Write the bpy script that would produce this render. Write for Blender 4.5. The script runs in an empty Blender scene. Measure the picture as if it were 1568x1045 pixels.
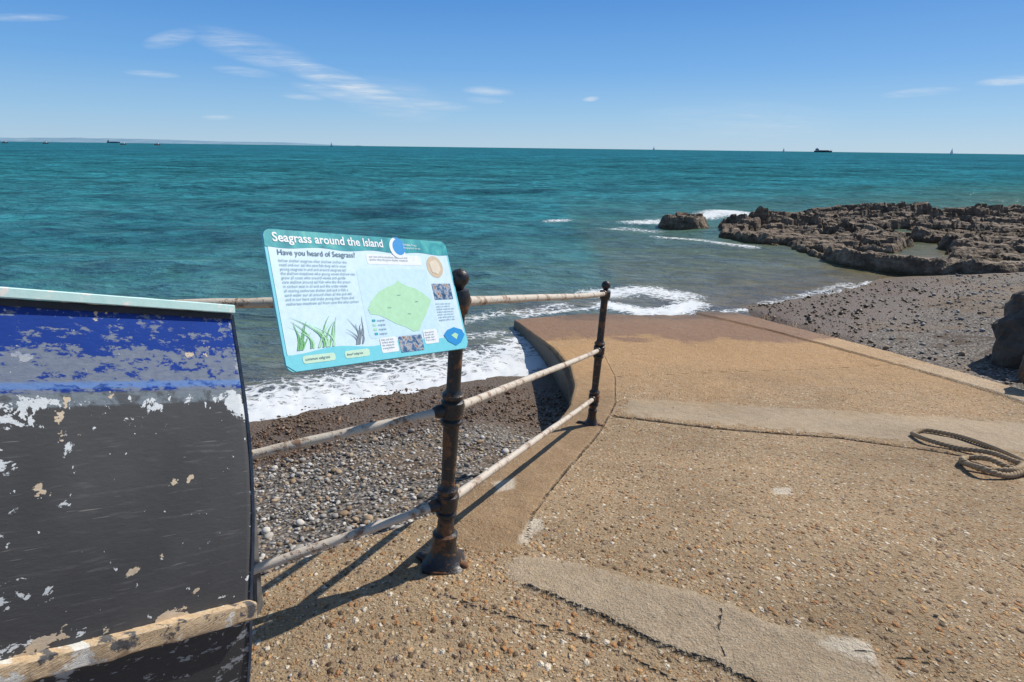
import bpy, bmesh, math, random
import numpy as np
from mathutils import Vector, Matrix, Euler
random.seed(3); rng=np.random.default_rng(5)
scene=bpy.context.scene
# ---------------------------------------------------------------- camera
F=950.0; CX,CY=784.0,522.5; H=1.58; SEA=-1.32
cam=bpy.data.cameras.new("camera"); camo=bpy.data.objects.new("camera",cam); scene.collection.objects.link(camo)
cam.sensor_width=36; cam.lens=36*F/1568; cam.clip_start=.05; cam.clip_end=40000
pitch=math.atan(296/F); roll=math.radians(.73)
R=Matrix.Rotation(math.pi/2-pitch,3,'X')@Matrix.Rotation(roll,3,'Z')
M=R.to_4x4(); M.translation=(0,0,H); camo.matrix_world=M
scene.camera=camo
scene.view_settings.view_transform='Standard'; scene.view_settings.look='None'; scene.view_settings.exposure=0
C=Vector((0,0,H))
# survey helpers: sight lines measured in the photo, intersected with real surfaces
def ray(u,v): return R@Vector(((u-CX)/F,-(v-CY)/F,-1))
def proj(P):
    l=R.transposed()@(Vector(P)-C); return (CX-F*l.x/l.z, CY+F*l.y/l.z)
def at_y(u,v,y):
    d=ray(u,v); return C+d*(y/d.y)
def at_z(u,v,z):
    d=ray(u,v); return C+d*((z-H)/d.z)
SY=[-8,1.9,2.5,4.4,5.0,6.2,11.5,14]; SZ=[0,0,-.075,-.52,-.615,-.75,-1.36,-1.8]
def S(y): return np.interp(y,SY,SZ)
def onS(u,v,off=0):
    d=ray(u,v); t=.3
    while (C+d*t).z>S((C+d*t).y)+off and t<60: t+=.02
    a,b=t-.02,t
    for _ in range(25):
        m=(a+b)/2; P=C+d*m
        if P.z>S(P.y)+off: a=m
        else: b=m
    return C+d*a
# ---------------------------------------------------------------- numpy noise
def _h(i,j,s):
    v=np.sin(i*127.1+j*311.7+s*74.7)*43758.5453; return v-np.floor(v)
def vn(x,y,s=0):
    i=np.floor(x); j=np.floor(y); f=x-i; g=y-j; f=f*f*(3-2*f); g=g*g*(3-2*g)
    return (_h(i,j,s)*(1-f)+_h(i+1,j,s)*f)*(1-g)+(_h(i,j+1,s)*(1-f)+_h(i+1,j+1,s)*f)*g
def fbm(x,y,o=4,s=0):
    r=0;a=.5
    for k in range(o):
        c,sn=math.cos(k*1.1+.4),math.sin(k*1.1+.4)
        r=r+a*vn((x*c-y*sn)*2**k,(x*sn+y*c)*2**k,s+k*7.3); a*=.5
    return r/(1-.5**o)
def worley(x,y,s=0):
    i=np.floor(x); j=np.floor(y); f1=np.full(x.shape,9.); f2=f1.copy(); idr=np.zeros(x.shape); tx=idr.copy(); ty=idr.copy()
    for di in(-1,0,1):
        for dj in(-1,0,1):
            a=i+di; b=j+dj; px=a+_h(a,b,s); py=b+_h(a,b,s+3.3); d=np.hypot(x-px,y-py); n=d<f1
            f2=np.where(n,f1,np.minimum(f2,d)); f1=np.where(n,d,f1); idr=np.where(n,_h(a,b,s+5.1),idr)
            tx=np.where(n,(x-px)*(_h(a,b,s+7.7)-.5),tx); ty=np.where(n,(y-py)*(_h(a,b,s+9.9)-.5),ty)
    return f1,f2,idr,tx+ty
def sstep(t): t=np.clip(t,0,1); return t*t*(3-2*t)
def dpoly(X,Y,pts,closed=False):
    D=np.full(X.shape,1e9); n=len(pts)
    for k in range(n if closed else n-1):
        ax,ay=pts[k][0],pts[k][1]; bx,by=pts[(k+1)%n][0],pts[(k+1)%n][1]
        L=(bx-ax)**2+(by-ay)**2+1e-12; t=np.clip(((X-ax)*(bx-ax)+(Y-ay)*(by-ay))/L,0,1)
        D=np.minimum(D,np.hypot(X-ax-t*(bx-ax),Y-ay-t*(by-ay)))
    return D
def sdf(X,Y,pts):
    D=dpoly(X,Y,pts,True); ins=np.zeros(X.shape,bool); n=len(pts)
    for k in range(n):
        ax,ay=pts[k][0],pts[k][1]; bx,by=pts[(k+1)%n][0],pts[(k+1)%n][1]
        if ay==by: continue
        c=((ay>Y)!=(by>Y))&(X<(bx-ax)*(Y-ay)/(by-ay)+ax); ins^=c
    return np.where(ins,D,-D)
# ---------------------------------------------------------------- mesh helpers
def obj_from(name,V,Fc,mats=(),smooth=True,parent=None,attrs=None):
    me=bpy.data.meshes.new(name)
    V=np.asarray(V,dtype=float)
    me.from_pydata(V.tolist(),[],[list(map(int,f)) for f in Fc] if not isinstance(Fc,np.ndarray) else Fc.tolist())
    if smooth: me.polygons.foreach_set("use_smooth",[True]*len(me.polygons))
    for m in mats: me.materials.append(m)
    if attrs:
        for k,a in attrs.items():
            a=np.asarray(a,dtype=np.float32)
            if a.ndim==2:
                at=me.attributes.new(k,'FLOAT_COLOR','POINT'); at.data.foreach_set("color",a.ravel())
            else:
                at=me.attributes.new(k,'FLOAT','POINT'); at.data.foreach_set("value",a.ravel())
    me.update()
    o=bpy.data.objects.new(name,me); scene.collection.objects.link(o)
    if parent: o.parent=parent
    return o
def gridfaces(r,c):
    i=np.arange(r-1)[:,None]*c+np.arange(c-1)[None,:]
    return np.stack([i,i+1,i+c+1,i+c],-1).reshape(-1,4)
def empty(name):
    e=bpy.data.objects.new(name,None); scene.collection.objects.link(e); return e
def tube(pts,rad,seg=12,cap=True):
    pts=[Vector(p) for p in pts]; V=[];Fc=[]
    rad=rad if hasattr(rad,'__len__') else [rad]*len(pts)
    up=Vector((0,0,1)) if abs((pts[-1]-pts[0]).normalized().z)<.9 else Vector((1,0,0))
    for i,p in enumerate(pts):
        t=(pts[min(i+1,len(pts)-1)]-pts[max(i-1,0)]).normalized()
        a=t.cross(up).normalized(); b=a.cross(t)
        for k in range(seg):
            an=2*math.pi*k/seg; V.append(p+(a*math.cos(an)+b*math.sin(an))*rad[i])
    for i in range(len(pts)-1):
        for k in range(seg):
            k2=(k+1)%seg; Fc.append((i*seg+k,i*seg+k2,(i+1)*seg+k2,(i+1)*seg+k))
    if cap: Fc.append(tuple(range(seg))[::-1]); Fc.append(tuple((len(pts)-1)*seg+k for k in range(seg)))
    return V,Fc
def merge(lst):
    V=[];Fc=[]
    for v,f in lst:
        o=len(V); V+= [Vector(q) for q in v]; Fc+=[tuple(i+o for i in g) for g in f]
    return V,Fc
def box(c,sx,sy,sz,M3=None):
    V=[]
    for x in(-1,1):
        for y in(-1,1):
            for z in(-1,1):
                p=Vector((x*sx/2,y*sy/2,z*sz/2))
                if M3: p=M3@p
                V.append(Vector(c)+p)
    return V,[(0,1,3,2),(4,6,7,5),(0,4,5,1),(2,3,7,6),(0,2,6,4),(1,5,7,3)]
# ---------------------------------------------------------------- node helpers
class NB:
    def __init__(s,name,disp=False):
        s.m=bpy.data.materials.new(name); s.m.use_nodes=True; s.t=s.m.node_tree; s.t.nodes.clear()
        s.out=s.t.nodes.new('ShaderNodeOutputMaterial')
    def n(s,ty,ins=None,**pr):
        nd=s.t.nodes.new(ty)
        for k,v in pr.items(): setattr(nd,k,v)
        for k,v in (ins or {}).items():
            sk=nd.inputs[k]
            if isinstance(v,bpy.types.NodeSocket): s.t.links.new(v,sk)
            else: sk.default_value=v
        return nd
    def pos(s): return s.n('ShaderNodeNewGeometry').outputs['Position']
    def attr(s,a,o='Fac'): return s.n('ShaderNodeAttribute',attribute_name=a).outputs[o]
    def math(s,op,a,b=0.,c=0.,clamp=False): return s.n('ShaderNodeMath',{0:a,1:b,2:c},operation=op,use_clamp=clamp).outputs[0]
    def noise(s,vec,scale,det=4,rough=.55,dist=0,o='Fac'):
        return s.n('ShaderNodeTexNoise',{'Vector':vec,'Scale':scale,'Detail':det,'Roughness':rough,'Distortion':dist}).outputs[o]
    def vor(s,vec,scale,feature='F1',o='Distance',rand=1.):
        return s.n('ShaderNodeTexVoronoi',{'Vector':vec,'Scale':scale,'Randomness':rand},feature=feature).outputs[o]
    def map(s,vec,sc=(1,1,1),rot=(0,0,0),loc=(0,0,0)): return s.n('ShaderNodeMapping',{'Vector':vec,'Scale':sc,'Rotation':rot,'Location':loc}).outputs[0]
    def ramp(s,f,stops,interp='LINEAR'):
        nd=s.n('ShaderNodeValToRGB',{0:f}); cr=nd.color_ramp; cr.interpolation=interp
        while len(cr.elements)<len(stops): cr.elements.new(.5)
        for e,(p,c) in zip(cr.elements,stops): 
            e.position=p; e.color=(c,c,c,1) if not hasattr(c,'__len__') else (*c,1)
        return nd.outputs[0]
    def mr(s,f,a,b,c=0.,d=1.): return s.n('ShaderNodeMapRange',{0:f,1:a,2:b,3:c,4:d}).outputs[0]
    def mix(s,f,a,b,bt='MIX'):
        nd=s.t.nodes.new('ShaderNodeMix'); nd.data_type='RGBA'; nd.blend_type=bt
        for i,v in ((0,f),(6,a),(7,b)):
            if isinstance(v,bpy.types.NodeSocket): s.t.links.new(v,nd.inputs[i])
            elif i==0: nd.inputs[i].default_value=v
            else: nd.inputs[i].default_value=(*v,1) if hasattr(v,'__len__') else (v,v,v,1)
        return nd.outputs[2]
    def sep(s,c): return s.n('ShaderNodeSeparateColor',{0:c})
    def warp(s,vec,scale,amt,det=2):
        c=s.n('ShaderNodeVectorMath',{0:s.noise(vec,scale,det,o='Color'),1:(.5,.5,.5)},operation='SUBTRACT').outputs[0]
        c=s.n('ShaderNodeVectorMath',{0:c,1:(amt,amt,amt)},operation='MULTIPLY').outputs[0]
        return s.n('ShaderNodeVectorMath',{0:vec,1:c},operation='ADD').outputs[0]
    def bump(s,h,st=.5,d=.01,nrm=None):
        i={'Height':h,'Strength':st,'Distance':d}
        if nrm is not None: i['Normal']=nrm
        return s.n('ShaderNodeBump',i).outputs[0]
    def princ(s,col,rough=.8,nrm=None,spec=.3,metal=0.):
        i={'Base Color':col if isinstance(col,bpy.types.NodeSocket) else (*col,1),'Roughness':rough,'Metallic':metal,'Specular IOR Level':spec}
        if nrm is not None: i['Normal']=nrm
        p=s.n('ShaderNodeBsdfPrincipled',i); s.t.links.new(p.outputs[0],s.out.inputs[0]); return s.m
def simple(name,col,rough=.7,var=.25,scale=30,bump=.2):
    b=NB(name); p=b.pos(); nz=b.noise(p,scale,4)
    c=b.mix(1.,col,b.ramp(nz,[(.25,1-var),(.75,1+var*.4)]),'MULTIPLY')
    return b.princ(c,rough,b.bump(nz,bump,.003) if bump>0 else None)
# ================================================================ world
az=math.radians(55.5); el=math.radians(43)
sund=Vector((math.sin(az)*math.cos(el),math.cos(az)*math.cos(el),math.sin(el)))
L=bpy.data.lights.new("sun",'SUN'); L.energy=4.8; L.angle=math.radians(.5); L.color=(1,.95,.87)
lo=bpy.data.objects.new("sun",L); scene.collection.objects.link(lo); lo.rotation_euler=sund.to_track_quat('Z','Y').to_euler(); lo.location=(20,10,30)
w=bpy.data.worlds.new("World"); scene.world=w; w.use_nodes=True; wt=w.node_tree
wb=NB.__new__(NB); wb.t=wt; wt.nodes.clear(); wb.out=wb.n('ShaderNodeOutputWorld')
sky=wb.n('ShaderNodeTexSky',sky_type='NISHITA',sun_disc=False,sun_elevation=el,sun_rotation=az,altitude=0,air_density=1.0,dust_density=.3,ozone_density=3.0)
gd=wb.n('ShaderNodeTexCoord').outputs['Generated']
sp=wb.n('ShaderNodeSeparateXYZ',{0:gd})
yy=wb.math('MAXIMUM',sp.outputs[1],.02)
X=wb.math('DIVIDE',sp.outputs[0],yy); Z=wb.math('DIVIDE',sp.outputs[2],yy)
xz=wb.n('ShaderNodeCombineXYZ',{0:X,1:Z}).outputs[0]
def dirxz(u,v):
    d=ray(u,v); return Vector((d.x/d.y,d.z/d.y))
nzA=wb.noise(wb.map(wb.warp(xz,5.,.02),(3.5,50,1),(0,0,math.radians(15))),1.6,5,.62,.5)
nzB=wb.noise(wb.map(xz,(14,150,1),(0,0,math.radians(11))),1.5,4,.65,.2)
nz=wb.math('MULTIPLY',wb.ramp(nzA,[(.28,.0),(.62,1.)]),wb.ramp(nzB,[(.3,.25),(.7,1.)]))
tot=None
clouds=[((215,70),(310,48),12,.55),((280,46),(500,108),22,.5),((390,80),(665,174),16,.95),((320,104),(430,116),7,.55),((440,128),(600,162),10,.6),((590,152),(730,168),8,.55),
((705,137),(790,143),7,.65),((710,152),(775,156),5,.6),((185,110),(280,117),5,.55),((1345,147),(1475,137),7,.95),((1490,128),(1640,116),8,.95),((890,154),(919,150),4,.9),((305,180),(362,180),4,.6),
((-40,27),(110,27),6,.5),((425,145),(500,152),5,.5),((960,178),(1320,190),30,.22),((500,135),(700,170),30,.3)]
for a,b_,wd,st in clouds:
    A=dirxz(*a); B=dirxz(*b_); c=(A+B)/2; ax=(B-A)/2; hl=ax.length; ax.normalize(); hw=wd/F
    q=wb.n('ShaderNodeVectorMath',{0:xz,1:(c.x,c.y,0)},operation='SUBTRACT').outputs[0]
    d1=wb.n('ShaderNodeVectorMath',{0:q,1:(ax.x/hl,ax.y/hl,0)},operation='DOT_PRODUCT').outputs['Value']
    d2=wb.n('ShaderNodeVectorMath',{0:q,1:(-ax.y/hw,ax.x/hw,0)},operation='DOT_PRODUCT').outputs['Value']
    r2=wb.math('ADD',wb.math('MULTIPLY',d1,d1),wb.math('MULTIPLY',d2,d2))
    m=wb.math('MULTIPLY',wb.math('SUBTRACT',1.,r2,clamp=True),st)
    tot=m if tot is None else wb.math('MAXIMUM',tot,m)
cm=wb.math('MULTIPLY',tot,nz,clamp=True)
cm=wb.math('MULTIPLY',cm,wb.math('GREATER_THAN',sp.outputs[1],.05))
K=1/.95
band=wb.ramp(wb.mr(sp.outputs[2],0.,.24),[(0.,(.43*K,.63*K,.81*K)),(.18,(.30*K,.55*K,.83*K)),(.45,(.155*K,.41*K,.81*K)),(.85,(.07*K,.275*K,.71*K)),(1.,(.06*K,.25*K,.68*K))])
band=wb.mix(1.,band,(10.,10.,10.),'MULTIPLY')
sk=wb.mix(wb.mr(sp.outputs[2],.25,.6,.85,0.),sky.outputs[0],band)
skc=wb.mix(cm,sk,(8.,8.6,9.2))
bg=wb.n('ShaderNodeBackground',{0:skc,1:.095}); wt.links.new(bg.outputs[0],wb.out.inputs[0])
# ================================================================ slipway
left_px=[(395,885),(470,852),(540,828),(610,808),(680,782),(740,738),(800,692),(850,652),(874,622),(881,592),(874,562),(848,532),(815,508),(788,490),(850,484),(960,476),(1060,469)]
Lp=[onS(*p) for p in left_px]
right_px=[(1060,469),(1175,493),(1380,547),(1530,590),(1700,640),(1950,715)]
Rp=[onS(*p) for p in right_px]
ly=[-6,.9]+[p.y for p in Lp]; lx=[-5,-5]+[p.x for p in Lp]
for i in range(1,len(ly)):
    if ly[i]<=ly[i-1]: ly[i]=ly[i-1]+.005
Rr=Rp[::-1]; ry=[-6,Rr[0].y-2.4]+[p.y for p in Rr]; rx=[14,14]+[p.x for p in Rr]
def XL(y): return np.interp(y,ly,lx)
def XR(y): return np.interp(y,ry,rx)
yend=min(Lp[-1].y,Rp[0].y)-.01
rows=np.concatenate([np.arange(-5,.8,.2),np.arange(.8,5.4,.0185),np.arange(5.4,yend,.045),[yend]]); nr=len(rows)
xl=XL(rows); xr=XR(rows); m1=np.maximum(xl+.03,-1.0); m2=np.minimum(np.maximum(xr-.05,m1+.2),4.0); m2=np.minimum(m2,(m1+xr)/2+ (xr-m1)*.45)
n_a,n_b,n_c=24,290,70; nc=n_a+n_b+n_c
GX=np.concatenate([xl[:,None]+(m1-xl)[:,None]*np.linspace(0,1,n_a,endpoint=False)[None,:], m1[:,None]+(m2-m1)[:,None]*np.linspace(0,1,n_b,endpoint=False)[None,:], m2[:,None]+(xr-m2)[:,None]*np.linspace(0,1,n_c)[None,:]],1)
GY=np.repeat(rows[:,None],nc,1)
pz=lambda L:[(p.x,p.y) for p in (onS(*q) for q in L)]
strip1=pz([(762,862),(800,852),(880,862),(1000,892),(1090,915),(1180,955),(1330,985),(1352,1030),(1400,1075),(1180,1065),(1100,1018),(1000,985),(930,950),(850,915),(790,892)])
strip2=pz([(948,607),(1100,614),(1300,626),(1568,645),(1700,655),(1700,712),(1568,694),(1400,677),(1200,660),(1050,648),(948,636)])
lime=pz([(1180,748),(1212,746),(1210,758),(1185,757)])
lime2=pz([(812,795),(828,793),(830,808),(800,835),(790,835)]); lime3=pz([(1275,975),(1335,985),(1345,1028),(1290,1005),(1250,990)]); lime4=pz([(755,740),(790,733),(788,752),(760,756)])
inner=[(800,842),(815,790),(855,735),(905,680),(942,620),(942,578),(925,545),(905,525)]
kerbL=pz([(680,782),(740,738),(800,692),(850,652),(874,622),(881,592),(874,562),(850,532)]+inner[::-1]+[(740,852),(690,830)])
kerbR=pz([(1062,471),(1175,491),(1380,545),(1530,588),(1700,640),(1700,660),(1520,602),(1370,559),(1170,505),(1062,480)])
cr1=pz([(942,637),(1000,643),(1090,654),(1200,664),(1290,670),(1420,688),(1568,714),(1700,735)])
cr2=pz([(945,576),(1050,571),(1200,566),(1380,558)])
cr3=pz([(690,915),(760,940),(860,965),(950,1000),(1010,1030),(1100,1075)])
cr4=pz([(790,892),(850,915),(930,950),(1000,985),(1100,1018),(1180,1065)])
cr5=pz(inner); cr6=pz([(1105,930),(1098,970),(1110,1005)]); cr7=pz([(1300,1000),(1400,1010),(1480,1040),(1560,1070)])
a_s1=np.maximum(sdf(GX,GY,strip1),sdf(GX,GY,strip2)*.45-.03)
a_lime=np.maximum.reduce([sdf(GX,GY,lime),sdf(GX,GY,lime2),sdf(GX,GY,lime3),sdf(GX,GY,lime4)])
a_kl=sdf(GX,GY,kerbL); a_kr=sdf(GX,GY,kerbR)
dcr1=dpoly(GX,GY,cr1); dcr2=dpoly(GX,GY,cr2); dcr4=dpoly(GX,GY,cr4)
a_cr=np.minimum.reduce([dcr1*.42,dcr2*.7+.003,dpoly(GX,GY,cr3)*.9+.004,dcr4*.8+.002,dpoly(GX,GY,cr5)*1.+.004,dpoly(GX,GY,cr6)*1.5+.003,dpoly(GX,GY,cr7)*1.2+.004])
GZ=S(GY)+.018*(fbm(GX*1.3,GY*1.3,3,2)-.5)+.008*(fbm(GX*7,GY*7,3,4)-.5)
GZ+= .025*sstep(a_kr/.03+.5) - .022*np.exp(-(dcr1/.035)**2)-.012*np.exp(-(dcr2/.04)**2)+.012*sstep(a_kl/.05+.5)+.010*sstep(sdf(GX,GY,strip1)/.03+.5)
V=np.stack([GX,GY,GZ],-1).reshape(-1,3)
Fc=gridfaces(nr,nc)
at=dict(s1=a_s1.ravel(),lime=a_lime.ravel(),kl=a_kl.ravel(),kr=a_kr.ravel(),cr=a_cr.ravel())
top_l=np.arange(nr)*nc; top_r=top_l+nc-1
def skirt(idx,flip,depth=1.6,nz_=6):
    global V,Fc,at
    base=V[idx]; prev=idx; 
    for k in range(1,nz_+1):
        off=len(V); nv=base.copy(); nv[:,2]-=depth*k/nz_
        if k==1: nv[:,2]=base[:,2]-.03
        jit=.02*(fbm(base[:,0]*6+k*3,base[:,1]*6,3,9)-.5); nv[:,0]+=(-.02+jit)*(1 if not flip else -1) if k>=1 else 0
        V=np.vstack([V,nv]); ni=np.arange(off,off+len(nv))
        q=np.stack([prev[:-1],ni[:-1],ni[1:],prev[1:]],-1)
        if not flip: q=q[:,::-1]
        Fc=np.vstack([Fc,q])
        for a in at: at[a]=np.concatenate([at[a],np.full(len(nv),{'kl':.3,'cr':1.}.get(a,-1.))])
        prev=ni
skirt(top_l,False); skirt(top_r,True)
b=NB("slipway_concrete"); P=b.pos()
Pw=b.warp(P,55,.012,2)
v1=b.n('ShaderNodeTexVoronoi',{'Vector':b.map(Pw,(1,.8,1),(0,0,.4)),'Scale':45.},feature='F1'); v2=b.n('ShaderNodeTexVoronoi',{'Vector':b.map(Pw,(.8,1,1),(0,0,1.2)),'Scale':90.},feature='F1')
c1=b.sep(v1.outputs['Color']); c2=b.sep(v2.outputs['Color'])
pal=[(0.,(.13,.08,.045)),(.12,(.36,.18,.075)),(.27,(.52,.32,.15)),(.42,(.47,.36,.23)),(.55,(.24,.17,.12)),(.68,(.58,.47,.33)),(.8,(.40,.24,.12)),(.90,(.70,.62,.50))]
peb1=b.ramp(c1.outputs[0],pal,'CONSTANT'); peb2=b.ramp(c2.outputs[0],pal,'CONSTANT')
big=b.noise(P,.9,4,.6); mid=b.noise(P,6,3,.6); fine=b.noise(P,150,2,.6); md2=b.noise(P,11,4,.68)
mort=b.mix(mid,(.27,.19,.11),(.43,.325,.21))
dn1=b.math('DIVIDE',v1.outputs['Distance'],b.math('ADD',.55,b.math('MULTIPLY',c1.outputs[2],.65)))
e1=b.math('MULTIPLY',b.mr(dn1,.52,.42),b.math('GREATER_THAN',b.math('ADD',c1.outputs[1],b.math('MULTIPLY',b.math('SUBTRACT',mid,.5),1.4)),.36))
e2=b.math('MULTIPLY',b.mr(v2.outputs['Distance'],.52,.38),b.math('GREATER_THAN',c2.outputs[1],.3))
col=b.mix(b.math('MULTIPLY',e2,.72),mort,peb2); col=b.mix(b.math('MULTIPLY',e1,.92),col,peb1)
hgt=b.math('ADD',b.math('MULTIPLY',e2,.45),b.math('MULTIPLY',b.math('MULTIPLY',e1,b.mr(dn1,.5,0.)),1.4))
en=b.math('MULTIPLY',b.math('SUBTRACT',md2,.5),.17)
sm=b.mr(b.math('ADD',b.attr('s1'),en),-.008,.012)
smc=b.mix(md2,(.29,.225,.15),(.48,.40,.30))
klm=b.mr(b.math('ADD',b.attr('kl'),b.math('MULTIPLY',en,.5)),-.01,.02)
klc=b.mix(md2,(.18,.11,.055),(.42,.29,.17))
krm=b.mr(b.math('ADD',b.attr('kr'),b.math('MULTIPLY',en,.25)),-.01,.015)
krc=b.mix(md2,(.42,.34,.24),(.64,.55,.43))
lim=b.mr(b.math('ADD',b.attr('lime'),b.math('MULTIPLY',en,.35)),-.01,.015)
col=b.mix(b.math('MULTIPLY',sm,.82),col,smc)
col=b.mix(b.math('MULTIPLY',klm,.78),col,klc)
col=b.mix(b.math('MULTIPLY',krm,.9),col,krc)
col=b.mix(b.math('MULTIPLY',lim,.7),col,(.66,.60,.50))
col=b.mix(1.,col,b.ramp(big,[(.25,(.74,.70,.64)),(.5,(1,.97,.92)),(.75,(1.22,1.16,1.08))]),'MULTIPLY')
col=b.mix(.6,col,b.ramp(fine,[(.3,.55),(.7,1.35)]),'MULTIPLY')
crn=b.math('ADD',b.attr('cr'),b.math('MULTIPLY',b.math('SUBTRACT',b.noise(P,22,4,.7),.5),.024))
crm=b.mr(crn,.013,.005)
col=b.mix(b.math('MULTIPLY',crm,.85),col,(.06,.045,.03))
zz=b.n('ShaderNodeSeparateXYZ',{0:P}).outputs[2]
zn=b.math('ADD',zz,b.math('MULTIPLY',b.math('SUBTRACT',b.noise(P,1.3,5,.65),.5),.42))
col=b.mix(b.math('MULTIPLY',b.mr(zn,-.60,-.85),.62),col,b.mix(md2,(.40,.22,.09),(.70,.43,.20)))
wet=b.mr(zn,-.99,-1.04); col=b.mix(b.math('MULTIPLY',wet,.8),col,b.mix(md2,(.19,.085,.025),(.40,.20,.075)))
alg=b.mr(zn,-1.2,-1.32); col=b.mix(b.math('MULTIPLY',alg,.6),col,(.09,.065,.03))
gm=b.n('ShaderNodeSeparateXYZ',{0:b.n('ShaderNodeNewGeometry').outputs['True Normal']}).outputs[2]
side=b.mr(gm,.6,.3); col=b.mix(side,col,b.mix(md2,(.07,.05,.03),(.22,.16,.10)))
flat=b.math('SUBTRACT',1.,b.math('MAXIMUM',b.math('MULTIPLY',sm,.8),b.math('MULTIPLY',klm,.7)))
ht=b.math('ADD',b.math('MULTIPLY',hgt,flat),b.math('ADD',b.math('MULTIPLY',fine,.6),b.math('MULTIPLY',md2,2.)))
ht=b.math('SUBTRACT',ht,b.math('MULTIPLY',crm,3.))
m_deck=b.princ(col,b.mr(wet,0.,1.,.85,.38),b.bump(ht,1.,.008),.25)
slip=obj_from("concrete_slipway",V,Fc,[m_deck],True,None,at)
# ================================================================ beach terrain
def B(x,y):
    dl=(x+3)*.49-(y-6.3)*.87+.25*(fbm(x*.8,y*.8,2,31)-.5)
    dlp=np.maximum(dl,0)
    zl=SEA+np.where(dl>0,.1*dlp+.03*dlp**2,.17*dl)-.16*sstep((x+.5)/.9)*sstep(dl/2)
    zl=np.minimum(zl,.3)
    dr=(x-4)*.54-(y-11.3)*.84+.5*(fbm(x*.35,y*.35,2,33)-.5)
    zr=SEA+.10*dr+.14*sstep((x-7.6-.3*(y-14))/2.5)*sstep((15.6-y)/2.2)
    wgt=sstep((x-1.8)/1.)
    z=zl*(1-wgt)+zr*wgt
    z=np.where((y<11.6)&(x<XR(y)+.2),np.minimum(z,S(y)-.07),z)
    return np.maximum(z,-6)
gx=np.arange(-16,44,.16); gy=np.arange(-6,48,.16)
TX,TY=np.meshgrid(gx,gy); TZ=B(TX,TY)+.03*(fbm(TX*2.5,TY*2.5,3,8)-.5)
b=NB("shingle"); P=b.pos()
v1=b.n('ShaderNodeTexVoronoi',{'Vector':P,'Scale':34.}); v2=b.n('ShaderNodeTexVoronoi',{'Vector':P,'Scale':75.})
pal2=[(0.,(.075,.06,.05)),(.2,(.20,.175,.15)),(.4,(.32,.285,.245)),(.55,(.25,.175,.11)),(.66,(.41,.37,.32)),(.8,(.15,.13,.115)),(.92,(.55,.51,.45))]
cc=b.mix(.5,b.ramp(b.sep(v1.outputs['Color']).outputs[0],pal2,'CONSTANT'),b.ramp(b.sep(v2.outputs['Color']).outputs[0],pal2,'CONSTANT'))
cc=b.mix(b.math('MULTIPLY',b.mr(v1.outputs['Distance'],.38,.65),.8),cc,(.05,.042,.034))
zz=b.n('ShaderNodeSeparateXYZ',{0:P}).outputs[2]; nw=b.noise(P,1.1,4,.65); zn=b.math('ADD',zz,b.math('MULTIPLY',b.math('SUBTRACT',nw,.5),.4))
wet=b.mr(zn,-1.0,-1.1)
brown=b.mix(nw,(.15,.095,.05),(.27,.18,.10))
cc=b.mix(b.math('MULTIPLY',b.mr(b.noise(P,.8,3,.6),.5,.62),.55),cc,brown)
weed=b.noise(b.map(P,(.5,1.1,1),(0,0,.55)),1.4,5,.75,.8)
cc=b.mix(b.math('MULTIPLY',b.mr(weed,.55,.61),.75),cc,(.07,.038,.018))
cc=b.mix(wet,cc,b.mix(.72,cc,b.mix(weed,(.07,.04,.02),(.19,.12,.065))))
cc=b.mix(b.mr(zz,SEA+.06,SEA),cc,(.15,.105,.06))
m_sh=b.princ(cc,b.mr(wet,0.,1.,.85,.5),b.bump(b.math('ADD',b.math('SUBTRACT',1.,v1.outputs['Distance']),b.math('MULTIPLY',v2.outputs['Distance'],-.4)),1.,.012),.25)
obj_from("shingle_beach",np.stack([TX,TY,TZ],-1).reshape(-1,3),gridfaces(len(gy),len(gx)),[m_sh])
bmi=bmesh.new(); bmesh.ops.create_icosphere(bmi,subdivisions=2,radius=1); iv=np.array([v.co[:] for v in bmi.verts]); ifc=np.array([[v.index for v in f.verts] for f in bmi.faces]); bmi.free()
def pebbles(name,xs,ys,zs,sz,mat,sink=.25,cols=None,parent=None):
    n=len(xs); s=sz[:,None]*np.stack([rng.uniform(.8,1.3,n),rng.uniform(.6,1.,n),rng.uniform(.4,.7,n)],-1)
    V0=iv[None]*(1+.12*rng.standard_normal((n,len(iv),1)).clip(-1.5,1.5)*.6)*s[:,None,:]
    a=rng.uniform(0,6.28,n); tl=rng.normal(0,.3,n)
    x=V0[...,0]*np.cos(a)[:,None]-V0[...,1]*np.sin(a)[:,None]; y=V0[...,0]*np.sin(a)[:,None]+V0[...,1]*np.cos(a)[:,None]; z=V0[...,2]+x*np.tan(tl)[:,None]*.5
    VV=np.stack([x+xs[:,None],y+ys[:,None],z+(zs+s[:,2]*(1-sink))[:,None]],-1).reshape(-1,3)
    FF=(ifc[None]+np.arange(n)[:,None,None]*len(iv)).reshape(-1,3)
    cv=np.repeat(cols,len(iv),0); cv=np.concatenate([cv,np.ones((len(cv),1))],1)
    return obj_from(name,VV,FF,[mat],True,parent,{'col':cv})
b=NB("pebble"); P=b.pos(); c=b.attr('col','Color'); c=b.mix(.6,c,b.ramp(b.noise(P,140,3),[(.3,.6),(.7,1.2)]),'MULTIPLY')
zz=b.n('ShaderNodeSeparateXYZ',{0:P}).outputs[2]; zn=b.math('ADD',zz,b.math('MULTIPLY',b.math('SUBTRACT',b.noise(P,1.1,4,.65),.5),.4))
wet=b.mr(zn,-1.0,-1.1); c=b.mix(wet,c,b.mix(1.,c,(.45,.32,.22),'MULTIPLY'))
m_peb=b.princ(c,b.mr(wet,0.,1.,.75,.4),None,.3)
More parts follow.
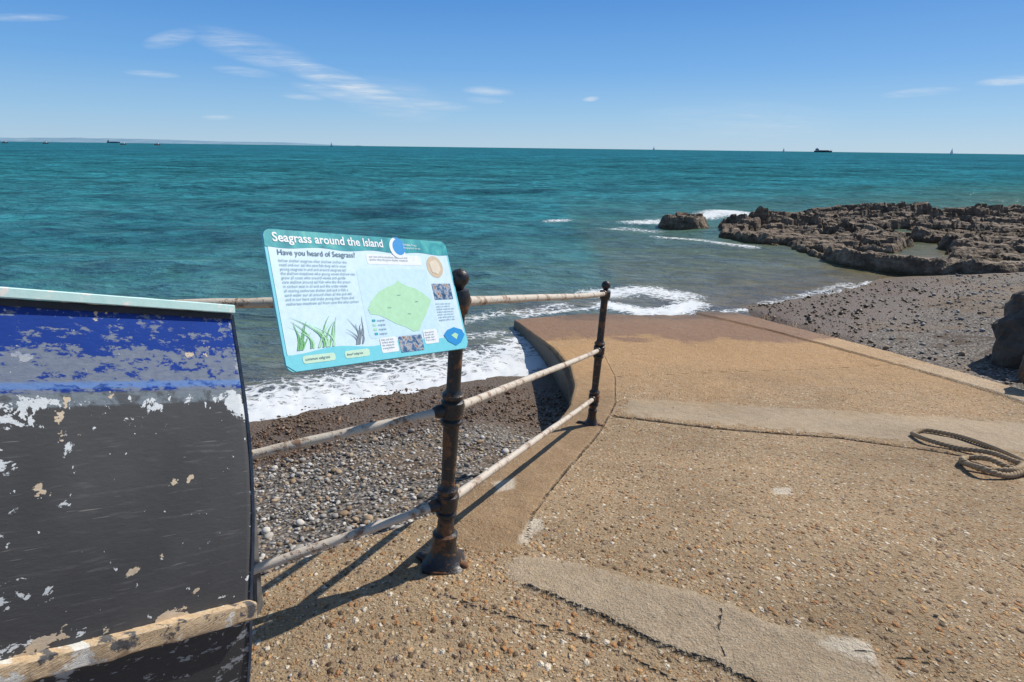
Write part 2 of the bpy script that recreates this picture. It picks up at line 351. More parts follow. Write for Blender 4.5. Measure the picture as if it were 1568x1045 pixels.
palA=np.array([(.35,.32,.28),(.23,.2,.17),(.47,.43,.37),(.32,.22,.13),(.13,.12,.105),(.42,.31,.20),(.62,.58,.52),(.38,.36,.33),(.27,.23,.19)])
n=16000; xs=rng.uniform(-2.6,1.1,n); ys=rng.uniform(1.6,7.2,n); k=xs<XL(ys)-.02; xs,ys=xs[k],ys[k]; zs=B(xs,ys); k=zs>SEA-.05; xs,ys,zs=xs[k],ys[k],zs[k]
dens=np.clip(1.25-(ys-2.5)*.15,.35,1); k=rng.uniform(0,1,len(xs))<dens; xs,ys,zs=xs[k],ys[k],zs[k]
pebbles("beach_pebbles",xs,ys,zs,rng.lognormal(math.log(.0098),.42,len(xs)).clip(.004,.032),m_peb,.25,palA[rng.integers(0,len(palA),len(xs))])
n=4500; xs=rng.uniform(3.5,12,n); ys=rng.uniform(4.5,14,n); k=xs>XR(ys)+.05; xs,ys=xs[k],ys[k]; zs=B(xs,ys); k=zs>SEA; xs,ys,zs=xs[k],ys[k],zs[k]
pebbles("beach_pebbles",xs,ys,zs,rng.lognormal(math.log(.016),.42,len(xs)).clip(.008,.05),m_peb,.25,palA[rng.integers(0,len(palA),len(xs))]*.8)
n=160; xs=rng.uniform(-.8,5,n); ys=rng.uniform(1.1,5.5,n); k=(xs>XL(ys)+.05)&(xs<XR(ys)-.05); xs,ys=xs[k],ys[k]
palB=np.array([(.5,.42,.3),(.36,.26,.16),(.6,.56,.5),(.42,.28,.15)])
pebbles("loose_stones",xs,ys,S(ys),rng.lognormal(math.log(.0045),.35,len(xs)).clip(.003,.010),m_peb,.1,palB[rng.integers(0,4,len(xs))])
# ================================================================ sea
nth,nrr=640,800
th=np.radians(np.linspace(-70,66,nth)); rr=3.2*np.exp(np.linspace(0,math.log(14000/3.2),nrr))
TH,RR=np.meshgrid(th,rr); X_=RR*np.sin(TH); Y_=RR*np.cos(TH)
sz=lambda L:[(p.x,p.y) for p in (at_z(u,v,SEA) for u,v in L)]
depth=SEA-B(X_,Y_); 
dtip=dpoly(X_,Y_,sz([(800,478),(880,468),(990,458),(1050,462)]))
depth=np.minimum(depth,.08+.9*dtip**1.5)
Zs=np.zeros_like(X_)
rs_=np.random.default_rng(11)
for k in range(38):
    lam=.26*1.125**k if k<32 else rs_.uniform(2,7); dirn=math.radians(rs_.normal(-106,36)); kk=2*math.pi/lam; amp=.0062*lam**.62
    at_=np.exp(-(RR*.0106*2.4/lam)**2); wv=np.sin(kk*(X_*math.cos(dirn)+Y_*math.sin(dirn))+rs_.uniform(0,6.28)+4.*vn(X_/lam/2.2,Y_/lam/2.2,k))
    Zs+=amp*at_*(wv+.45*wv*wv-.22)*(.3+1.4*vn(X_/lam/3.5,Y_/lam/3.5,k+50))
damp=sstep(depth/.9)*.85+.15
Zs=SEA+Zs*damp
foam=np.zeros_like(X_)
def addf(pts,wd,st,two=1.):
    global foam
    q=sz(pts); D=dpoly(X_,Y_,q); foam=np.maximum(foam,st*np.exp(-(D/wd)**2))
addf([(300,652),(365,640),(450,628),(560,612),(680,592),(760,575),(835,556)],.42,1.08)
addf([(330,632),(480,606),(560,590),(680,570),(820,545)],.80,.86)
addf([(300,650),(365,646),(560,620),(700,598),(835,562)],.12,1.2)
addf([(760,540),(800,520),(830,545)],.4,.7); addf([(690,520),(740,515),(800,510)],.3,.6)
addf([(700,492),(760,480),(800,480),(860,470)],.3,.62)
addf([(935,470),(985,480),(1040,476),(1060,466)],.40,1.05)
addf([(920,448),(985,444),(1035,453)],.65,.92)
addf([(950,492),(1000,490),(1060,470)],.22,1.1)
addf([(800,486),(880,476),(960,474)],.16,.8)
addf([(1100,478),(1180,474),(1230,466),(1290,448),(1335,432)],.16,.78)
addf([(1170,466),(1230,455),(1300,435)],.3,.56)
addf([(925,352),(960,350),(1000,355)],.6,.6)
addf([(975,342),(1010,340)],.9,.85); addf([(1070,332),(1110,325),(1130,330)],1.1,1.); addf([(1010,366),(1070,368),(1150,380)],.4,.72)
addf([(845,340),(862,340)],.5,.8)
b=NB("sea_water"); P=b.pos(); dep=b.attr('depth'); fo=b.attr('foam')
far=b.attr('far')
n1=b.noise(b.map(P,(.6,1.0,1),(0,0,.3)),2.0,5,.7,.3); n2=b.noise(b.map(P,(.4,1.,1),(0,0,.2)),.30,5,.72,.4); n3=b.noise(b.map(P,(.012,.06,1),(0,0,.1)),1.,4,.65); n4=b.noise(b.map(P,(.35,1.,1),(0,0,.15)),.05,5,.75)
deep=b.mix(far,(.034,.178,.175),(.019,.155,.205))
deep=b.mix(1.,deep,b.ramp(n2,[(.36,.50),(.5,1.),(.64,1.42)]),'MULTIPLY'); deep=b.mix(1.,deep,b.ramp(n3,[(.3,.82),(.7,1.14)]),'MULTIPLY')
deep=b.mix(1.,deep,b.ramp(n1,[(.38,.55),(.5,1.),(.62,1.35)]),'MULTIPLY')
deep=b.mix(b.math('MULTIPLY',far,.8),deep,b.mix(1.,deep,b.ramp(n4,[(.38,.6),(.5,1.),(.62,1.3)]),'MULTIPLY'))
ds=b.ramp(b.math('DIVIDE',dep,4.),[(0.,(.17,.135,.075)),(.09,(.125,.145,.088)),(.28,(.075,.160,.122)),(.7,(.042,.175,.162))])
ds=b.mix(1.,ds,b.ramp(n1,[(.36,.70),(.64,1.22)]),'MULTIPLY')
cc=b.mix(b.mr(b.math('ADD',dep,b.math('MULTIPLY',b.math('SUBTRACT',n2,.5),1.6)),.5,2.8),ds,deep)
wp=b.n('ShaderNodeVectorMath',{0:P,1:b.n('ShaderNodeVectorMath',{0:b.noise(P,2.2,3,o='Color'),1:(.5,.5,.0)},operation='MULTIPLY').outputs[0]},operation='ADD').outputs[0]
lc=b.vor(b.map(wp,(.7,1.3,1),(0,0,-.5)),6.5,'DISTANCE_TO_EDGE'); lc2=b.vor(wp,17.,'DISTANCE_TO_EDGE')
lace=b.math('ADD',b.math('MULTIPLY',b.mr(lc,.22,0.),.42),b.math('ADD',b.math('MULTIPLY',b.mr(lc2,.2,0.),.22),b.math('MULTIPLY',b.noise(P,5,4,.7),.5)))
fm=b.mr(b.math('ADD',fo,lace),1.04,1.34)
fm=b.math('MULTIPLY',fm,b.mr(fo,.05,.3))
bh=b.math('ADD',n1,b.math('MULTIPLY',n2,3.))
nr_=b.bump(bh,.9,.22)
nrg=b.bump(bh,.45,.22)
dif=b.n('ShaderNodeBsdfDiffuse',{'Color':cc,'Normal':nr_}); gl=b.n('ShaderNodeBsdfGlossy',{'Color':(.9,.95,1,1),'Roughness':.07,'Normal':nrg})
lw=b.n('ShaderNodeFresnel',{'IOR':1.33,'Normal':nrg}).outputs[0]
ms=b.n('ShaderNodeMixShader',{0:b.math('MINIMUM',b.math('MULTIPLY',lw,.7),b.mr(far,0.,.6,.26,.045)),1:dif.outputs[0],2:gl.outputs[0]})
fd=b.n('ShaderNodeBsdfDiffuse',{'Color':(.80,.82,.82,1)})
m2=b.n('ShaderNodeMixShader',{0:b.math('MULTIPLY',fm,.92),1:ms.outputs[0],2:fd.outputs[0]}); b.t.links.new(m2.outputs[0],b.out.inputs[0])
far_=np.clip(np.log(RR/12)/math.log(25),0,1)
Zs+=.05*np.clip(foam,0,1)*fbm(X_*5,Y_*5,4,3)
obj_from("sea",np.stack([X_,Y_,Zs],-1).reshape(-1,3),gridfaces(nrr,nth)[:,::-1],[b.m],True,None,{'depth':depth.ravel(),'foam':foam.ravel(),'far':far_.ravel()})
# ================================================================ rock ledge
b=NB("rock"); P=b.pos(); n1=b.noise(P,3.2,5,.7); n2=b.noise(b.map(P,(1,1,5)),2.2,4,.7)
cc=b.ramp(n1,[(.28,(.05,.036,.026)),(.45,(.17,.12,.078)),(.6,(.29,.215,.145)),(.75,(.42,.34,.25))])
cc=b.mix(.7,cc,b.ramp(n2,[(.3,.45),(.7,1.35)]),'MULTIPLY')
zz=b.n('ShaderNodeSeparateXYZ',{0:P}).outputs[2]
cc=b.mix(b.math('MULTIPLY',b.mr(b.math('ADD',zz,b.math('MULTIPLY',n1,.2)),-1.08,-1.18),.85),cc,b.mix(n2,(.045,.03,.014),(.14,.085,.035)))
m_rock=b.princ(cc,.8,b.bump(b.math('ADD',n1,b.math('MULTIPLY',n2,.7)),1.,.12),.25)
rpoly=sz([(1078,362),(1130,372),(1190,380),(1235,394),(1290,412),(1380,426),(1480,432),(1568,436),(1800,452),(1950,450),(1900,322),(1568,321),(1400,326),(1250,329),(1165,327),(1135,336),(1100,348)])
pool=sz([(1375,366),(1430,374),(1458,394),(1440,406),(1380,404),(1300,398),(1265,391),(1300,385),(1370,390),(1385,380)]); pool2=sz([(1490,402),(1560,405),(1560,414),(1500,412)]); pool3=sz([(1370,352),(1400,352),(1400,360),(1375,360)])
ridge1=sz([(1150,352),(1230,352),(1360,372)]); ridge2=sz([(1380,340),(1480,340),(1700,345)]); ridge3=sz([(1230,391),(1300,408),(1400,421),(1500,426),(1700,434)]); ridge4=sz([(1470,385),(1568,390),(1700,395)]); out1=sz([(1043,349),(1052,347)])
rx_=np.arange(4.5,34,.065); ry_=np.arange(12.2,35,.065); QX,QY=np.meshgrid(rx_,ry_)
wx=QX+1.0*(fbm(QX*.8,QY*.8,4,51)-.5); wy=QY+.9*(fbm(QX*.8,QY*.8,4,57)-.5)
f1,f2,id1,tl1=worley(wx*.45+.15*wy,wy*1.0,1); g1,g2,id2,tl2=worley(wx*1.3,wy*2.5,4); k1,k2,id3,tl3=worley(QX*3.2,QY*5.,8)
sd=sdf(wx,wy,rpoly)
d_r1=np.exp(-(dpoly(wx,wy,ridge1)/1.8)**2); d_r2=np.exp(-(dpoly(wx,wy,ridge2)/2.6)**2); d_r3=np.exp(-(dpoly(wx,wy,ridge3)/.6)**2); d_r4=np.exp(-(dpoly(wx,wy,ridge4)/1.1)**2)
hh=.07+.20*id1+.34*d_r1+.32*d_r2+.20*d_r3+.20*d_r4
amp_=.34+.95*np.maximum(d_r1,d_r2)
hh+=amp_*(.30*(id1-.5)+.35*tl1+.26*(id2-.5)+.22*tl2+.09*(id3-.5)+.1*tl3)
hh-=amp_*.35*np.exp(-((f2-f1)/.09)**2)+amp_*.16*np.exp(-((g2-g1)/.09)**2)
hh+=.10*(fbm(QX*2.6,QY*3.2,5,13)-.5)
q_=.085; tn=hh/q_+QX*.10; tf=np.floor(tn); fr=tn-tf; hh=.45*hh+.55*(tf+sstep((fr-.5)/.4)-QX*.10)*q_
m_=sstep(sd/.5+.1)
hh=hh*m_-.7*(1-m_)
ho=.62*sstep((1.15-dpoly(wx,wy,out1))/.5)*(.65+.35*id2+.2*tl2+.15*id3)-.1*np.exp(-((g2-g1)/.1)**2)-.10
hh=np.where(dpoly(wx,wy,out1)<1.2,np.maximum(hh,ho),hh)
pm=np.maximum.reduce([sdf(wx,wy,pool),sdf(wx,wy,pool2),sdf(wx,wy,pool3)]); kk_=sstep((pm+.25)/.4); hh=hh*(1-kk_)-.2*kk_
obj_from("rock_ledge",np.stack([QX,QY,SEA+hh],-1).reshape(-1,3),gridfaces(len(ry_),len(rx_)),[m_rock],False)
def boulder(name,c,r,sc,seed):
    bm=bmesh.new(); bmesh.ops.create_icosphere(bm,subdivisions=5,radius=1)
    from mathutils import noise as mn
    for v in bm.verts:
        p=v.co.copy(); d=mn.fractal(p*1.1+Vector((seed,0,0)),1.,2.,5)*.28; cell=mn.cell(p*1.6+Vector((seed,3,1)))*.05
        v.co=Vector(((p.x*(1+d+cell))*sc[0]*r,(p.y*(1+d+cell))*sc[1]*r,(p.z*(1+d))*sc[2]*r))+Vector(c)
    me=bpy.data.meshes.new(name); bm.to_mesh(me); bm.free(); me.materials.append(m_bld)
    o=bpy.data.objects.new(name,me); scene.collection.objects.link(o); return o
b=NB("boulder_stone"); P=b.pos(); n1=b.noise(P,4,6,.65)
m_bld=b.princ(b.ramp(n1,[(.3,(.06,.05,.04)),(.6,(.15,.125,.10)),(.8,(.27,.24,.20))]),.85,b.bump(n1,.8,.05),.2)
pb=at_z(1590,565,-.80); boulder("boulder",(pb.x+.40,pb.y+.35,pb.z+.25),.62,(1,.9,1.1),2.)
pb2=onS(1600,618); boulder("boulder",(pb2.x+.62,pb2.y+.40,pb2.z+.2),.5,(.9,.6,1.0),7.)  # unseen rock added beyond the right frame edge to cast a shadow into view
# ================================================================ railing
b=NB("black_iron_paint"); P=b.pos(); n1=b.noise(P,18,5,.68); n2=b.noise(P,90,3,.6)
rust=b.mr(n1,.53,.58); cc=b.mix(rust,b.mix(n2,(.012,.012,.013),(.045,.042,.04)),b.mix(n2,(.08,.035,.017),(.27,.125,.055)))
m_iron=b.princ(cc,b.mr(rust,0.,1.,.38,.85),b.bump(b.math('ADD',n1,b.math('MULTIPLY',n2,.4)),.7,.006),.45)
b=NB("weathered_rail_paint"); P=b.pos(); n1=b.noise(P,16,5,.65); n2=b.noise(P,75,3,.65)
cc=b.mix(n1,(.48,.40,.31),(.74,.68,.58)); rs=b.mr(b.math('ADD',b.math('MULTIPLY',n1,.6),b.math('MULTIPLY',n2,.4)),.535,.60)
cc=b.mix(b.math('MULTIPLY',b.mr(n1,.48,.6),.5),cc,(.36,.24,.15))
cc=b.mix(b.math('MULTIPLY',rs,.8),cc,b.mix(n2,(.10,.05,.03),(.28,.13,.06)))
m_rail=b.princ(cc,.6,b.bump(b.math('ADD',n2,rs),.5,.003),.3)
railing=empty("promenade_railing")
def lathe(axis0,axis1,prof,seg=20,square_below=None):
    ax=(axis1-axis0); Ln=ax.length; ax.normalize(); a=ax.cross(Vector((0,1,0))).normalized(); c=a.cross(ax)
    V=[];Fc=[]
    for t,r in prof:
        for k in range(seg):
            an=2*math.pi*k/seg+math.pi/seg; rad=r
            if square_below and t<square_below:
                rad=r*min(1.28,1/max(abs(math.cos(an)),abs(math.sin(an))))*.95
            V.append(axis0+ax*t+(a*math.cos(an)+c*math.sin(an))*rad)
    for i in range(len(prof)-1):
        for k in range(seg):
            k2=(k+1)%seg; Fc.append((i*seg+k,i*seg+k2,(i+1)*seg+k2,(i+1)*seg+k))
    Fc.append(tuple(range(seg))[::-1]); Fc.append(tuple((len(prof)-1)*seg+k for k in range(seg)))
    return V,Fc
def post_axis(basepx,ballpx):
    b0=onS(*basepx); t0=at_y(ballpx[0],ballpx[1],b0.y+.01); return b0,t0
def axis_at(b0,t0,v):
    best=None
    for k in range(801):
        p=b0.lerp(t0,k/800); e=abs(proj(p)[1]-v)
        if best is None or e<best[0]: best=(e,p)
    return best[1]
def make_post(name,b0,t0,rails,fs=1.):
    Ln=(t0-b0).length; hs=sorted([(p-b0).length for p in rails])
    r=.0265; pr=[(-.02,.088),(.014,.088),(.018,.080),(.03,.074),(.05,.058),(.075,.050),(.11,.046),(.125,.050),(.14,.050),(.15,.038),(.17,.034)]
    pr=[(a,q*fs) for a,q in pr]
    for i,h in enumerate(hs[:2]):
        if i==0: pr=[q for q in pr if q[0]<h-.085]
        pr+=[(h-.07,.031),(h-.058,.041),(h-.046,.041),(h-.038,.034),(h-.03,.043),(h+.03,.043),(h+.038,.034),(h+.046,.041),(h+.058,.041),(h+.07,.029),(h+.085,r)]
    h=hs[2]; pr+=[(h-.05,r),(h-.042,.036),(h-.02,.041),(h+.02,.041),(h+.042,.034),(h+.05,.024)]
    R_=.034; z0=Ln
    pr=[q for q in pr if q[0]<z0-R_]
    pr+=[(z0-R_-.004,.016)]
    for k in range(1,10):
        a=math.pi*(k/10); 
        if math.sin(a)*R_>.015: pr.append((z0-math.cos(a)*R_,math.sin(a)*R_))
    pr.append((z0+R_,.003))
    V,Fc=lathe(b0,t0,pr,20,.03)
    o=obj_from(name,V,Fc,[m_iron],True,railing)
    md=o.modifiers.new("b",'EDGE_SPLIT'); md.split_angle=math.radians(38)
    return o
A0,A1=post_axis((679,862),(704,426)); B0,B1=post_axis((905,652),(928,437))
ra=[axis_at(A0,A1,v) for v in (461,626,768)]; rb=[axis_at(B0,B1,v) for v in (450,536,610)]
make_post("post_1",A0,A1,ra); make_post("post_2",B0,B1,rb,.7)
yE=1.80; E=[at_y(352,466,yE+.06),at_y(372,701,yE),at_y(396,871,yE)]
def rail(name,p,q,r=.0175,sag=.004):
    p=Vector(p);q=Vector(q); n=40; pts=[];rd=[]
    for k in range(n+1):
        t=k/n; m=p.lerp(q,t); m.z+=.003*math.sin(t*7+p.x*5)-sag*math.sin(math.pi*t); pts.append(m); rd.append(r*(1+.04*math.sin(t*37)+random.uniform(-.025,.025)))
    V,Fc=tube(pts,rd,14); return obj_from(name,V,Fc,[m_rail],True,railing)
for i in range(3):
    rail("rail_right_%d"%i,ra[i],rb[i],.0175,.008)
    d=(E[i]-ra[i]); rail("rail_left_%d"%i,ra[i],E[i]+d*1.0,.0165,.0)
    for (c0,dr) in ((ra[i],rb[i]-ra[i]),(ra[i],E[i]-ra[i]),(rb[i],ra[i]-rb[i])):
        dn=dr.normalized(); V,Fc=tube([c0+dn*.02,c0+dn*.055,c0+dn*.06,c0+dn*.075],[.026,.026,.024,.019],14); obj_from("socket",V,Fc,[m_iron],True,railing)
for b0,b1 in((A0,A1),(B0,B1)):
    V,Fc=merge([tube([b0+Vector((.0,.0,.012)),b0+Vector((-.10,.03,.01)),b0+Vector((-.115,.035,.004))],[.022,.018,.008],8),tube([b0+Vector((0,0,.012)),b0+Vector((.09,-.03,.01)),b0+Vector((.10,-.035,.004))],[.022,.018,.008],8)])
    obj_from("foot",V,Fc,[m_iron],True,railing)
s0=onS(392,938); s1=at_y(368,640,s0.y)
mm=simple("grey_weathered_timber",(.13,.12,.11),.85,.5,25,.6)
V=[];wv=.017
for zf in (0,.33,.66,1.):
    p=s0.lerp(s1,zf)
    for dx,dy in((-wv,-.03),(wv*.8,-.03),(wv*.8,.03),(-wv,.03)): V.append(p+Vector((dx,dy,0)))
Fc=[(3,2,1,0),(12,13,14,15)]+[(i*4+k,i*4+(k+1)%4,i*4+4+(k+1)%4,i*4+4+k) for i in range(3) for k in range(4)]
o=obj_from("end_stanchion",V,Fc,[mm],False,railing)
# ================================================================ sign
sign=empty("seagrass_information_sign")
q=[ray(400,350),ray(681,371),ray(718,533),ray(440,572)]
Mx=Matrix(((q[1].x,-q[2].x,q[3].x),(q[1].y,-q[2].y,q[3].y),(q[1].z,-q[2].z,q[3].z)))
t=Mx.inverted()@q[0]
pts=[q[0],q[1]*t[0],q[2]*t[1],q[3]*t[2]]
k=2.0/pts[2].y; pts=[C+p*k for p in pts]
TLc=pts[0]; U=pts[1]-pts[0]; W=pts[3]-pts[0]; Nn=W.cross(U).normalized()
if Nn.dot(C-TLc)<0: Nn=-Nn
Wm=U.length; Hm=W.length
asp=Hm/Wm
def sp_(u,v,h=0): return TLc+U*u+W*v+Nn*h
def signmat(name,col,rough=.35):
    b=NB(name); nz=b.noise(b.pos(),60,2); return b.princ(b.mix(1.,col,b.ramp(nz,[(.3,.94),(.7,1.03)]),'MULTIPLY'),rough,None,.4)
def poly(name,uv,h,mat):
    V=[sp_(a,b_,h) for a,b_ in uv]; 
    o=obj_from(name,V,[tuple(range(len(V)))],[mat],False,sign); return o
def rrect(u0,v0,u1,v1,r,n=6):
    P=[]; ru=r; rv=r/asp
    for cx,cy,a0 in((u1-ru,v0+rv,-90),(u1-ru,v1-rv,0),(u0+ru,v1-rv,90),(u0+ru,v0+rv,180)):
        for k in range(n+1):
            a=math.radians(a0+90*k/n); P.append((cx+ru*math.cos(a),cy+rv*math.sin(a)))
    return P
def circ(cu,cv,r,n=28,jit=0): return [(cu+r*math.cos(2*math.pi*k/n)*(1+jit*math.sin(k*1.7)),cv+r/asp*math.sin(2*math.pi*k/n)*(1+jit*math.cos(k*2.3))) for k in range(n)]
m_bg=signmat("panel_pale_blue",(.66,.84,.93)); m_teal=signmat("panel_teal",(.05,.42,.47)); m_teal2=signmat("panel_aqua",(.20,.66,.74)); m_w=signmat("panel_white",(.85,.88,.88)); m_txt=signmat("panel_text",(.12,.2,.25)); m_g=signmat("panel_map_green",(.47,.78,.50)); m_grass=signmat("panel_grass_green",(.20,.50,.20)); m_gr=signmat("panel_grey",(.25,.3,.33)); m_bl=signmat("panel_blue",(.03,.30,.66)); m_beige=signmat("panel_beige",(.65,.52,.36)); m_lg=signmat("panel_pale_green",(.6,.82,.62))
b=NB("panel_photo"); nz=b.noise(b.pos(),55,4,.6); m_ph=b.princ(b.ramp(nz,[(.35,(.03,.06,.12)),(.48,(.1,.2,.35)),(.58,(.5,.5,.5)),(.66,(.25,.12,.06))]),.35)
b=NB("panel_header"); nz=b.noise(b.pos(),14,4,.6,1.); m_hd=b.princ(b.ramp(nz,[(.3,(.015,.22,.27)),(.55,(.05,.4,.42)),(.75,(.2,.58,.45))]),.35)
out=rrect(0,0,1,1,.035); nO=len(out)
V=[sp_(a,b_,0) for a,b_ in out]+[sp_(a,b_,-.006) for a,b_ in out]
obj_from("board",V,[tuple(range(nO)),tuple(range(nO,2*nO))[::-1]]+[(i,i+nO,(i+1)%nO+nO,(i+1)%nO) for i in range(nO)],[m_teal2],False,sign)
poly("face",rrect(.012,.115,.988,.89,.008),.0008,m_bg)
hd=[p for p in rrect(0,0,1,1,.035) if p[1]<.06]; hd=sorted([p for p in hd if p[0]<.5],key=lambda p:(-p[1],p[0]))+sorted([p for p in hd if p[0]>=.5],key=lambda p:(p[1],p[0]))
hd=hd+[(1-.02*i,.128+.008*math.sin(i*.45)) for i in range(0,51)]
poly("header",hd,.0014,m_hd)
bt=[(.0+.02*i,.872+.014*math.sin(i*.33+1)) for i in range(51)]+[(1,.95),(.965,.998),(.035,.998),(0,.95)]
poly("footer",bt,.0014,m_teal2)
def text(s,u,v,size,mat,h=.0022,bold=0):
    cu=bpy.data.curves.new("t",'FONT'); cu.body=s; cu.size=1; cu.offset=bold; cu.resolution_u=3
    o=bpy.data.objects.new("t",cu); scene.collection.objects.link(o); dg=bpy.context.evaluated_depsgraph_get(); dg.update()
    me=bpy.data.meshes.new_from_object(o.evaluated_get(dg)); scene.collection.objects.unlink(o); bpy.data.objects.remove(o)
    vv=[v_.co.copy() for v_ in me.vertices]
    ff=[tuple(p.vertices) for p in me.polygons]
    V=[sp_(u+p.x*size/Wm,v-p.y*size/Hm,h) for p in vv]
    return obj_from("lettering",V,ff,[mat],False,sign)
text("Seagrass around the Island",.035,.088,.036,m_w,.0024,.022)
text("Have you heard of Seagrass?",.045,.185,.0225,m_txt,.0022,.006)
random.seed(9)
words="seagrass meadows grow in the shallow seas around our coast and shelter young fish crabs and seahorses while storing carbon in the sand below the waves they need clean clear water and gentle care from all who sail and anchor here".split()
def para(u,v0,v1,width,size,lead,mat=m_txt):
    v=v0
    while v<v1:
        s=""; 
        while len(s)*size*.47<width*Wm*random.uniform(.9,1.0): s+=random.choice(words)+" "
        s=s[:int(width*Wm/(size*.47))]; text(s,u,v,size,mat); v+=lead
m_txt2=signmat("panel_small_text",(.22,.33,.40))
para(.045,.235,.55,.36,.0115,.031,m_txt2)
wb_=poly("text_box",rrect(.47,.15,.80,.235,.01),.0012,m_w); para(.485,.18,.22,.24,.010,.024,m_txt2)
poly("beige_picture",circ(.885,.245,.055),.0013,m_beige); poly("beige_detail",circ(.885,.245,.035,14,.15),.002,signmat("panel_cream",(.78,.68,.52)))
isl=[(.42,.60),(.45,.53),(.50,.46),(.56,.42),(.60,.40),(.62,.37),(.66,.41),(.72,.44),(.77,.49),(.81,.55),(.785,.60),(.76,.66),(.72,.73),(.69,.80),(.655,.805),(.61,.76),(.56,.73),(.51,.68),(.47,.65),(.43,.64)]
poly("sea_map",rrect(.40,.27,.82,.83,.02),.0011,signmat("panel_map_sea",(.60,.81,.94))); poly("island_map",isl,.0016,m_g)
for (a,c_) in((.45,.7),(.45,.735),(.45,.77),(.45,.805)): poly("key",rrect(a-.02,c_-.018,a-.002,c_,.002),.0018,random.choice([m_bl,m_teal,m_g])); text("seagrass",a+.006,c_,.009,m_txt)
for (a,c_) in((.62,.5),(.55,.6),(.66,.66),(.72,.56)): text("Island",a-.02,c_,.006,m_txt)
poly("photo_beach",rrect(.835,.40,.965,.545,.004),.0016,m_ph); poly("photo_divers",rrect(.555,.835,.695,.965,.004),.0022,m_ph)
para(.83,.59,.74,.13,.0095,.024,m_txt2); poly("caption_box",rrect(.45,.83,.545,.95,.008),.0019,m_w); para(.457,.855,.94,.075,.009,.022,m_txt2)
poly("caption_box_b",rrect(.71,.80,.80,.92,.008),.0019,m_w); para(.717,.83,.9,.075,.009,.022,m_txt2)
poly("blue_island",[(.84,.86),(.87,.82),(.92,.80),(.975,.83),(.985,.88),(.95,.94),(.91,.965),(.86,.92)],.0026,m_bl); poly("blue_island_detail",[(.89,.87),(.92,.85),(.94,.87),(.92,.91)],.003,m_g)
poly("label",rrect(.07,.90,.215,.955,.012),.002,m_lg); text("common eelgrass",.08,.935,.011,m_txt,.0026)
poly("label_b",rrect(.26,.90,.385,.955,.012),.002,m_lg); text("dwarf eelgrass",.268,.935,.010,m_txt,.0026)
def blade(u,v,du,dv,w,mat):
    n=7; Lf=[];Rt=[]
    for i in range(n+1):
        t_=i/n; x=u+du*t_*t_+.01*math.sin(t_*4); y=v-dv*t_; ww=w*(1-t_**2)*.5+.0006; Lf.append((x-ww,y)); Rt.append((x+ww,y))
    poly("blade",Lf+Rt[::-1],.002+random.uniform(0,.0005),mat)
for i in range(11): blade(.16+random.uniform(-.05,.06),.855,random.uniform(-.12,.10),random.uniform(.15,.29),.007,random.choice([m_grass,m_g]))
for i in range(6): blade(.06+random.uniform(-.01,.03),.86,random.uniform(-.05,.06),random.uniform(.1,.2),.005,m_grass)
for i in range(9): blade(.345+random.uniform(-.02,.02),.86,random.uniform(-.05,.05),random.uniform(.08,.22),.005,m_gr)
poly("logo",circ(.665,.085,.05),.0019,m_bl)
poly("logo_ring",[(.665+.05*math.cos(a),.085+.05/asp*math.sin(a)) for a in np.linspace(.6,4.4,16)]+[(.672+.038*math.cos(a),.08+.038/asp*math.sin(a)) for a in np.linspace(4.4,.6,16)],.0024,m_w)
text("Wildlife Trust",.70,.065,.011,m_w,.0026); text("Bringing back the sea",.70,.09,.009,m_w,.0026)
lm=[]
for u_ in(.3,.8):
    p=sp_(u_,.15,-.016); q2=sp_(u_,.92,-.016); rp=ra[0].lerp(E[0],.15 if u_>.5 else .62)
    lm.append(tube([p,q2],.010,8)); lm.append(tube([sp_(u_,.5,-.016),rp+Vector((0,0,-.02))],.010,8))
V,Fc=merge(lm); obj_from("bracket",V,Fc,[m_iron],True,sign)
# ================================================================ boat
boat=empty("wooden_rowing_boat")
bs=.80
TR=at_y(352,482,1.62*bs); BR=at_y(381,930,1.50*bs); TL=at_y(-12,458,1.10*bs); BL=at_y(-12,1030,.98*bs)
Uv=((TL-TR)+(BL-BR))/2; nB=(TR-BR).cross(Uv).normalized()
if nB.dot(C-TR)<0: nB=-nB
def hull(u,v,h=0):
    T=TR.lerp(TL,u); Bm=BR.lerp(BL,u)
    if v>=0: p=Bm.lerp(T,v)+nB*(.03*math.sin(math.pi*min(v,1)))
    else:
        p=Bm+Vector((0,0,max(-1,v)*.42))-nB*(.09*(-v)**1.3)
        p.z=max(p.z,.0)
    p=p-nB*(.10*max(0,u-1.2)**2)
    s=1-.03*max(0,u-1.5)**3; mid_=(T+Bm)/2-nB*(.10*max(0,u-1.2)**2)
    p=mid_+(p-mid_)*max(s,.15)
    return p+nB*h
us=np.linspace(0,3.6,120); vs=np.concatenate([np.linspace(-1,0,14)[:-1],np.linspace(0,1,50)])
V=[];hu=[];hv=[]
for v_ in vs:
    for u_ in us: V.append(hull(u_,v_)); hu.append(u_); hv.append(v_)
nU=len(us); nf=len(V); Fc=[tuple(f) for f in gridfaces(len(vs),nU)]
for v_ in vs:
    for u_ in us: V.append(hull(u_,v_,-.018)); hu.append(u_); hv.append(v_)
Fc+=[tuple(i+nf for i in f)[::-1] for f in gridfaces(len(vs),nU)]
for i in range(len(vs)-1):
    a=i*nU; Fc.append((a,a+nU,a+nU+nf,a+nf)); a=i*nU+nU-1; Fc.append((a,a+nf,a+nU+nf,a+nU))
b=NB("peeling_hull_paint"); P=b.pos(); hvA=b.attr('hv'); huA=b.attr('hu')
vec=b.n('ShaderNodeCombineXYZ',{0:huA,1:hvA}).outputs[0]
